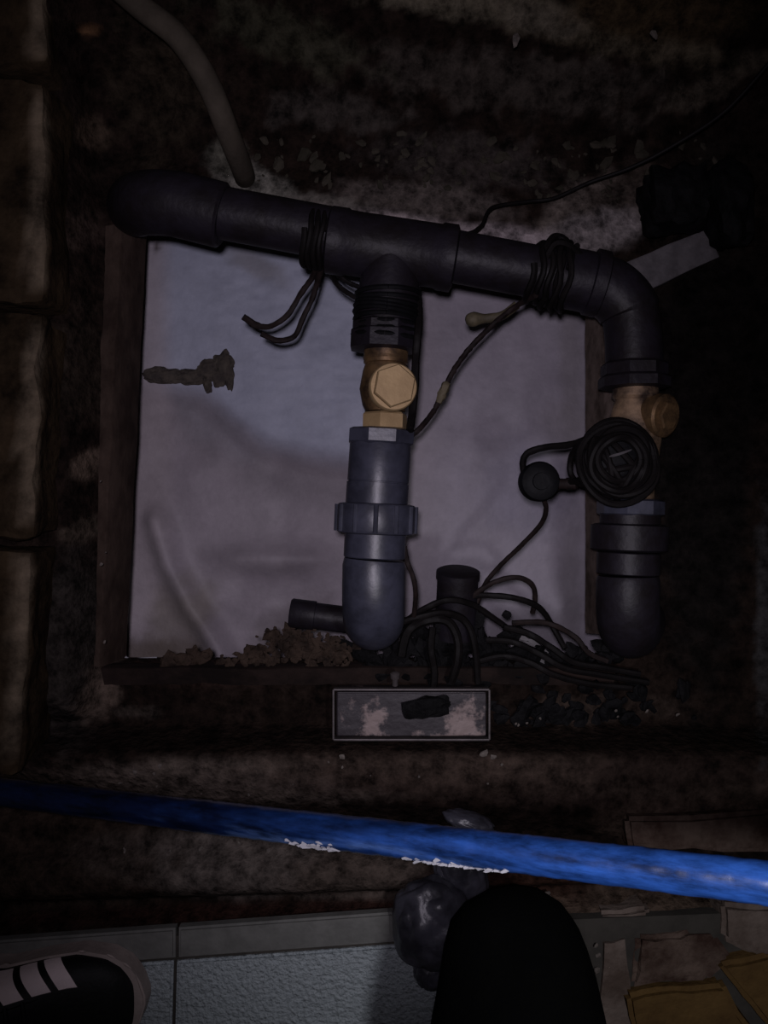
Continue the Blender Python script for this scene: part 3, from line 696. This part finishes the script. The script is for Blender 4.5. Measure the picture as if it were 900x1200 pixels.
# tangle at the lower edge
tangle = [
 ('black cable arching highest over the white tank at its lower right', [(540, 712, -.09), (562, 692, -.08), (585, 680, -.075), (608, 677, -.075), (624, 686, -.08), (627, 702, -.09), (624, 718, -.10)], .0030),
 ('black cable running right just below the highest arch', [(520, 720, -.09), (548, 700, -.085), (580, 698, -.08), (612, 703, -.08), (634, 714, -.09), (648, 735, -.10), (662, 760, -.09)], .0034),
 ('black cable sweeping from the middle elbow over the round pipe end', [(478, 726, -.07), (500, 712, -.06), (525, 703, -.06), (552, 708, -.07), (575, 722, -.08), (600, 740, -.09)], .0034),
 ('thick dark cable curling behind the steel box', [(470, 770, -.05), (478, 740, -.055), (500, 727, -.06), (524, 728, -.06), (536, 748, -.06), (536, 775, -.06), (528, 800, -.07)], .0050),
 ('dark cable rising over the steel box left of the curl', [(455, 745, -.07), (470, 730, -.06), (495, 722, -.055), (520, 718, -.06), (545, 728, -.07), (556, 755, -.07), (560, 800, -.08)], .0040),
 ('dark cable slanting down right toward the right elbow, upper of three', [(590, 735, -.08), (618, 742, -.08), (645, 758, -.08), (672, 776, -.08), (705, 782, -.08), (750, 790, -.08)], .0036),
 ('dark cable slanting down right, middle of three', [(570, 750, -.08), (600, 752, -.075), (630, 765, -.075), (662, 783, -.075), (700, 790, -.08), (760, 800, -.085)], .0036),
 ('dark cable slanting down right, lowest of three', [(560, 775, -.08), (590, 769, -.075), (620, 776, -.075), (650, 791, -.075), (690, 801, -.08), (740, 806, -.085)], .0036),
 ('brown cable looping under the right end of the tangle', [(600, 730, -.07), (640, 730, -.07), (672, 745, -.07), (690, 765, -.07), (712, 775, -.07)], .0030),
 ('black cable hanging straight behind the steel box', [(507, 735, -.06), (505, 760, -.06), (509, 785, -.065), (508, 806, -.07)], .0040),
]
for i, (lab, pts, r) in enumerate(tangle):
    cable('cable', lab, 'cable', pts, r, 'cable_brown' if i in (0, 8) else 'cable', 'tangled cables at the foot of the opening')
# glimpse of pale sheet between the slanting cables
slab('plastic_sheet', 'pale scrap between the slanting cables below the tank', 'scrap', [P(592, 742, -.09), P(622, 748, -.09), P(664, 782, -.09), P(640, 786, -.09), P(604, 768, -.09)], -.104, -.096, M['strip'], 41, .002)

# ------------------------------------------------------------------ steel box
bx_ = thing('steel_box', 'rusty rectangular steel box below the middle pipe', 'box', loc=P(481, 834, -.05))
c = P(481.5, 833, -.075); w_, h_ = .1680, .0540
bm = bmesh.new(); box(bm, c + Vector((0, 0, -.004)), (w_ - .006, h_ - .006, .040), bev=.002); under(link('body', bm, M['galv'], smooth=False), bx_)
bm = bmesh.new(); box(bm, c + Vector((0, 0, .017)), (w_ - .008, h_ - .008, .0022), bev=.0008, rough=.0012, cuts=5); under(link('lid', bm, M['galv'], smooth=False), bx_)
for nm, off, s in (('edge_strip', (-w_ / 2, 0, .014), (.0022, h_, .012)), ('edge_strip', (w_ / 2, 0, .014), (.0022, h_, .012)),
                   ('edge_strip', (0, h_ / 2, .014), (w_, .0022, .012)), ('edge_strip', (0, -h_ / 2, .014), (w_, .0022, .012))):
    bm = bmesh.new(); box(bm, c + Vector(off), s, bev=.0006); under(link(nm, bm, M['galv_rim'], smooth=False), bx_)
bm = bmesh.new(); box(bm, c + Vector((0, -h_ / 2 - .004, .010)), (w_, .0022, .004), bev=.0006); under(link('front_lip', bm, M['galv_rim'], smooth=False), bx_)
bm = bmesh.new(); lathe(bm, P(463, 803, -.06), P(463, 788, -.055), [(0, .0032), (.008, .0032), (.009, .005), (.014, .0052), (.0155, .003)], 14); under(link('bolt', bm, M['galv_rim']), bx_)
rock_bm = bmesh.new(); rock(rock_bm, (0, 0, 0), (.026, .012, .006), .2, 8, .5, 3)
o = link('mud_clod', rock_bm, M['dark_stone']); o.location = c + Vector((.018, .010, .0215)); tag(o, 'dark mud clod lying on top of the steel box', 'mud')

# ------------------------------------------------------------------ debris
def debris(label, spots, name='debris_heap', mm='debris'):
    bm = bmesh.new(); k = 0
    for (px, py, z, n, sx, sy, s) in spots:
        for _ in range(n):
            k += 1
            q = P(px + random.gauss(0, sx), py + random.gauss(0, sy), z + random.uniform(-.004, .006)); r = s * random.uniform(.5, 1.4)
            rock(bm, q, (r * random.uniform(.8, 2.2), r, r * random.uniform(.25, .7)), random.uniform(0, 3), k, .6, 1)
    o = link(name, bm, M[mm], smooth=False); tag(o, label, 'debris', kind='stuff'); return o
debris('crumbled leaves and dirt heaped left of the middle elbow', [(345, 755, -.10, 160, 22, 9, .0035), (300, 770, -.10, 70, 16, 5, .003), (385, 765, -.10, 90, 20, 8, .0035), (215, 775, -.10, 14, 14, 4, .006), (232, 768, -.105, 8, 5, 5, .006)])
debris('dark crumbs of soil under the cable tangle', [(520, 765, -.10, 120, 45, 16, .008), (640, 775, -.10, 70, 40, 10, .007), (700, 830, -.095, 50, 50, 14, .006), (620, 840, -.095, 30, 20, 10, .006)], mm='dark_stone')
debris('pale grit strewn over ledges and bank', [(580, 892, -.028, 3, 10, 4, .0022), (400, 890, -.028, 3, 14, 5, .0022), (210, 895, -.03, 3, 30, 6, .002), (145, 902, -.03, 2, 10, 3, .003), (455, 912, -.028, 4, 90, 8, .0016), (15, 1040, -.03, 2, 8, 4, .004), (170, 925, -.03, 4, 90, 8, .0016), (300, 985, -.02, 10, 120, 14, .0016), (605, 45, .03, 2, 3, 1, .003), (765, 42, .02, 1, 3, 2, .003), (120, 640, -.048, 4, 4, 60, .002), (560, 1023, -.02, 3, 10, 3, .0025), (645, 1050, -.02, 2, 3, 2, .003), (700, 1120, 0, 3, 4, 10, .003), (620, 845, -.09, 4, 30, 6, .0018), (750, 840, -.09, 4, 30, 6, .0018)], name='grit', mm='pebble')
# moss and crumbled mortar on the back bank
bm = bmesh.new(); k = 0
for _ in range(420):
    px = random.uniform(430, 900); t = (px - 430) / 470; py = 8 + 62 * t + random.gauss(0, 11)
    q = P(px, py, 0.0); q.z = height(q.x, q.y); q = P(px, py, q.z + .002); r = random.uniform(.002, .0075); k += 1
    rock(bm, q, (r * 1.5, r, r * .7), random.uniform(0, 3), k, .5, 1)
M['crumb'] = mat('crumbled_mossy_mortar', (0.050, 0.043, 0.033), 0.9, spec=.05, col2=(0.03, 0.027, 0.02), scale=40, bump=.8)
tag(link('mortar_crumbs', bm, M['crumb'], smooth=False), 'pale crumbled mortar along the ridge at the top edge', 'debris', kind='stuff')
bm = bmesh.new()
for _ in range(420):
    px = random.uniform(280, 890); py = random.uniform(55, 225) + (px - 500) * .06
    q = P(px, py, 0.0); z = height(q.x, q.y); q = P(px, py, z + .001); r = random.choice([.0015, .002, .003, .005]) * random.uniform(.6, 1.3); k += 1
    rock(bm, q, (r * 1.6, r, r * .6), random.uniform(0, 3), k, .5, 1)
tag(link('soil_crumbs', bm, M['crumb'], smooth=False), 'small stones scattered over the dark bank behind the pipes', 'debris', kind='stuff')

# clump of dirt stuck on the tank floor
bm = bmesh.new()
def clod(px, py, sx, sy, rz, sd):
    q = P(px, py, ZT); q = P(px, py, tank_h(q.x, q.y) + .003); rock(bm, q, (sx, sy, .006), rz, sd, .35, 4)
clod(190, 440, .030, .0125, .0, 1); clod(222, 442, .034, .0115, .05, 2); clod(244, 434, .022, .017, .5, 3); clod(262, 426, .015, .019, -.3, 4); clod(268, 440, .008, .021, .1, 5); clod(243, 450, .007, .015, .2, 6); clod(256, 442, .013, .014, .1, 9)
M['silt'] = mat('dark_silt', (0.13, 0.11, 0.09), 0.9, spec=0.08, col2=(0.07, 0.06, 0.055), scale=60, bump=1, bscale=120, dist=.004)
tag(link('silt_clump', bm, M['silt']), 'dark streak of silt on the white tank floor at its left side', 'dirt')

# ------------------------------------------------------------------ crumpled plastic bag
bag = thing('plastic_bag', 'crumpled grey plastic bag squeezed left of the black knee', 'bag', loc=P(505, 1090, 0))
def crumple(bm, c, s, rz, seed, amp=.09, sub=5):
    tmp = bmesh.new(); bmesh.ops.create_icosphere(tmp, subdivisions=sub, radius=1)
    R = Matrix.Rotation(rz, 3, 'Z')
    for v in tmp.verts:
        d = v.co.normalized(); q = d * 2.2 + Vector((seed, 0, 0))
        fold = .9 * abs(noise.noise(q * .8)) + .35 * abs(noise.noise(q * Vector((1.6, .5, 1.6)).length * .6))
        d = d * (1 - amp + amp * 2.0 * fold)
        v.co = R @ Vector((d.x * s[0], d.y * s[1], d.z * s[2])) + Vector(c)
    mp = {v: bm.verts.new(v.co) for v in tmp.verts}
    for f in tmp.faces: bm.faces.new([mp[v] for v in f.verts])
    tmp.free()
bm = bmesh.new(); crumple(bm, P(508, 1082, .02), (.043, .048, .032), .25, 2.0); under(link('bulge', bm, M['bag']), bag)
bm = bmesh.new(); crumple(bm, P(540, 1022, .0), (.026, .042, .022), .45, 5.0); under(link('top_fold', bm, M['bag']), bag)
bm = bmesh.new(); crumple(bm, P(549, 962, -.01), (.028, .010, .018), -.25, 9.0); under(link('far_fold', bm, M['bag']), bag)
bm = bmesh.new(); crumple(bm, P(506, 1137, .02), (.019, .020, .014), .1, 7.0); under(link('tail', bm, M['bag']), bag)
bm = bmesh.new(); box(bm, P(505, 1128, .040), (.006, .004, .002), rz=.2, bev=.0006); o = under(link('tag', bm, M['yellow'], smooth=False), bag); o['label'] = 'tiny yellow tag'

# ------------------------------------------------------------------ the person: legs of someone crouching at the edge
man_loc = Vector((0, -0.62, 0))
person = thing('person', 'person crouching at the pit edge in black trousers and a striped black sneaker', 'person', loc=man_loc)
J = [  # joints: position, radius
 ((0.00, -0.78, 0.26), .125), ((0.00, -0.80, 0.38), .120),                      # pelvis, waist
 ((-0.10, -0.78, 0.25), .090), ((-0.25, -0.76, 0.34), .078), ((-0.405, -0.73, 0.435), .060), ((-0.445, -0.62, 0.30), .056), ((-0.468, -0.515, 0.155), .044), ((-0.475, -0.495, 0.085), .047),
 ((0.07, -0.72, 0.245), .095), ((0.100, -0.54, 0.255), .092), ((0.102, -0.385, 0.255), .074), ((0.092, -0.302, 0.240), .054),
 ((0.120, -0.42, 0.125), .056), ((0.150, -0.60, 0.130), .050), ((0.165, -0.705, 0.175), .042),
]
E = [(0, 1), (0, 2), (2, 3), (3, 4), (4, 5), (5, 6), (6, 7), (0, 8), (8, 9), (9, 10), (10, 11), (11, 12), (12, 13), (13, 14)]
me = bpy.data.meshes.new('trousers'); me.from_pydata([Vector(j[0]) for j in J], E, []); body = bpy.data.objects.new('trousers', me); COL.objects.link(body)
sk = body.modifiers.new('skin', 'SKIN'); sk.use_smooth_shade = True
for v, j in zip(me.skin_vertices[0].data, J): v.radius = (j[1], j[1])
me.skin_vertices[0].data[0].use_root = True
ss = body.modifiers.new('subd', 'SUBSURF'); ss.levels = 2; ss.render_levels = 2
dg = bpy.context.evaluated_depsgraph_get(); ev = body.evaluated_get(dg); nm = bpy.data.meshes.new_from_object(ev)
body.modifiers.clear(); body.data = nm; nm.materials.clear(); nm.materials.append(M['cloth'])
for v in nm.vertices:                                                        # folds of cloth
    v.co += v.co.normalized() * 0 + Vector((0, 0, 1)) * .003 * noise.noise(v.co * 22) + noise.noise_vector(v.co * 14) * .004
nm.polygons.foreach_set('use_smooth', [True] * len(nm.polygons))
under(body, person)
# left sneaker: toe to the right
toe_x, heel_x, cy = -0.236, -0.520, -0.4835
def outline(u):          # u 0 heel .. 1 toe : half widths on the outer (+y) and inner side
    pts = [(0, .006, .006), (.03, .022, .022), (.12, .034, .033), (.35, .036, .031), (.52, .036, .031), (.66, .045, .040), (.78, .0500, .0465), (.88, .0455, .0450), (.94, .036, .037), (.98, .021, .023), (1, .004, .004)]
    for (a, b, c_), (d, e, f) in zip(pts, pts[1:]):
        if u <= d:
            t = (u - a) / (d - a); return b + (e - b) * t, c_ + (f - c_) * t
    return pts[-1][1:]
def top_h(u):
    pts = [(0, .070), (.1, .085), (.3, .092), (.42, .092), (.55, .078), (.7, .058), (.82, .046), (.92, .038), (1, .020)]
    for (a, b), (d, e) in zip(pts, pts[1:]):
        if u <= d: return b + (e - b) * (u - a) / (d - a)
    return .02
SOLE = .022
def shoe(u, v, off=0.0):   # v 0 outer edge .. 1 inner edge, over the top
    ow, iw = outline(u); ow = max(ow - .0028, .001); iw = max(iw - .0015, .001)
    a = math.pi * v; w = ow if v < .5 else iw
    y = math.copysign(abs(math.cos(a)) ** .8, math.cos(a)) * (w + off); z = SOLE + (top_h(u) - SOLE + off) * (math.sin(a) ** .75 if v not in (0, 1) else 0)
    return Vector((heel_x + (toe_x - heel_x) * (.015 + u * .965), cy + y, z))
sn = None
bm = bmesh.new(); nu, nv = 44, 26
V = [[bm.verts.new(shoe(i / nu, j / nv)) for j in range(nv + 1)] for i in range(nu + 1)]
for i in range(nu):
    for j in range(nv): bm.faces.new((V[i][j], V[i + 1][j], V[i + 1][j + 1], V[i][j + 1]))
sn = under(link('sneaker', bm, M['upper']), person); sn['label'] = 'black sneaker with three white stripes'
bm = bmesh.new(); ring = []
us = [i / 60 for i in range(61)]
outer = [(heel_x + (toe_x - heel_x) * u, cy + outline(u)[0]) for u in us] + [(heel_x + (toe_x - heel_x) * u, cy - outline(u)[1]) for u in us[::-1]]
prism(bm, outer, 0.0005, SOLE + .002)
bmesh.ops.bevel(bm, geom=[e for e in bm.edges if all(v.co.z > .02 for v in e.verts)], offset=.002, segments=2, affect='EDGES')
def kid(o, par): 
    o.parent = par; return o
kid(link('sole', bm, M['sole']), sn)
def band(name, c0, c1, wid, m, n=14, off=.0015):
    bm = bmesh.new(); A = []
    for k in range(n + 1):
        t = k / n; u = c0[0] + (c1[0] - c0[0]) * t - .05 * math.sin(math.pi * t) * (c1[0] - c0[0]) ; v = c0[1] + (c1[1] - c0[1]) * t
        A.append([bm.verts.new(shoe(u + d * wid / 2, v, o_)) for d, o_ in ((-1, -.001), (-1, off), (0, off * 1.2), (1, off), (1, -.001))])
    for a, b in zip(A, A[1:]):
        for i in range(4): bm.faces.new((a[i], a[i + 1], b[i + 1], b[i]))
    bm.faces.new(A[0]); bm.faces.new(A[-1][::-1])
    return kid(link(name, bm, m), sn)
for k in range(3):
    band('stripe', (.530 + .082 * k, .03), (.612 + .082 * k, .34), .058, M['stripe'])
for k in range(3):
    band('stripe', (.49 + .082 * k, .97), (.572 + .082 * k, .72), .03, M['stripe'])
bm = bmesh.new(); band('eyestay', (.66, .37), (.44, .40), .05, M['cloth'], off=.002); band('eyestay', (.66, .63), (.44, .60), .05, M['cloth'], off=.002)
for k in range(4):
    bm = bmesh.new(); u = .64 - .05 * k
    tube(bm, [shoe(u + .01 * math.sin(3 * t), .36 + .28 * t, .003) for t in [i / 10 for i in range(11)]], .0022, 8); kid(link('lace', bm, M['upper']), sn)
# right sneaker, heel up under the tucked leg, behind the picture's lower edge
ex = Vector((0, .35, -.94)).normalized(); ez = Vector((0, .94, .35)).normalized(); ey = ez.cross(ex)
Rm = Matrix((ex, ey, ez)).transposed().to_4x4()
T = Matrix.Translation((.165, -.735, .012)) @ Rm @ Matrix.Translation((-toe_x, -cy, 0))
sn2 = sn.copy(); COL.objects.link(sn2); sn2['label'] = 'second black sneaker, heel raised'
sn2.matrix_parent_inverse = Matrix.Translation(-man_loc) @ T
for ch in list(sn.children):
    c = ch.copy(); COL.objects.link(c); c.parent = sn2
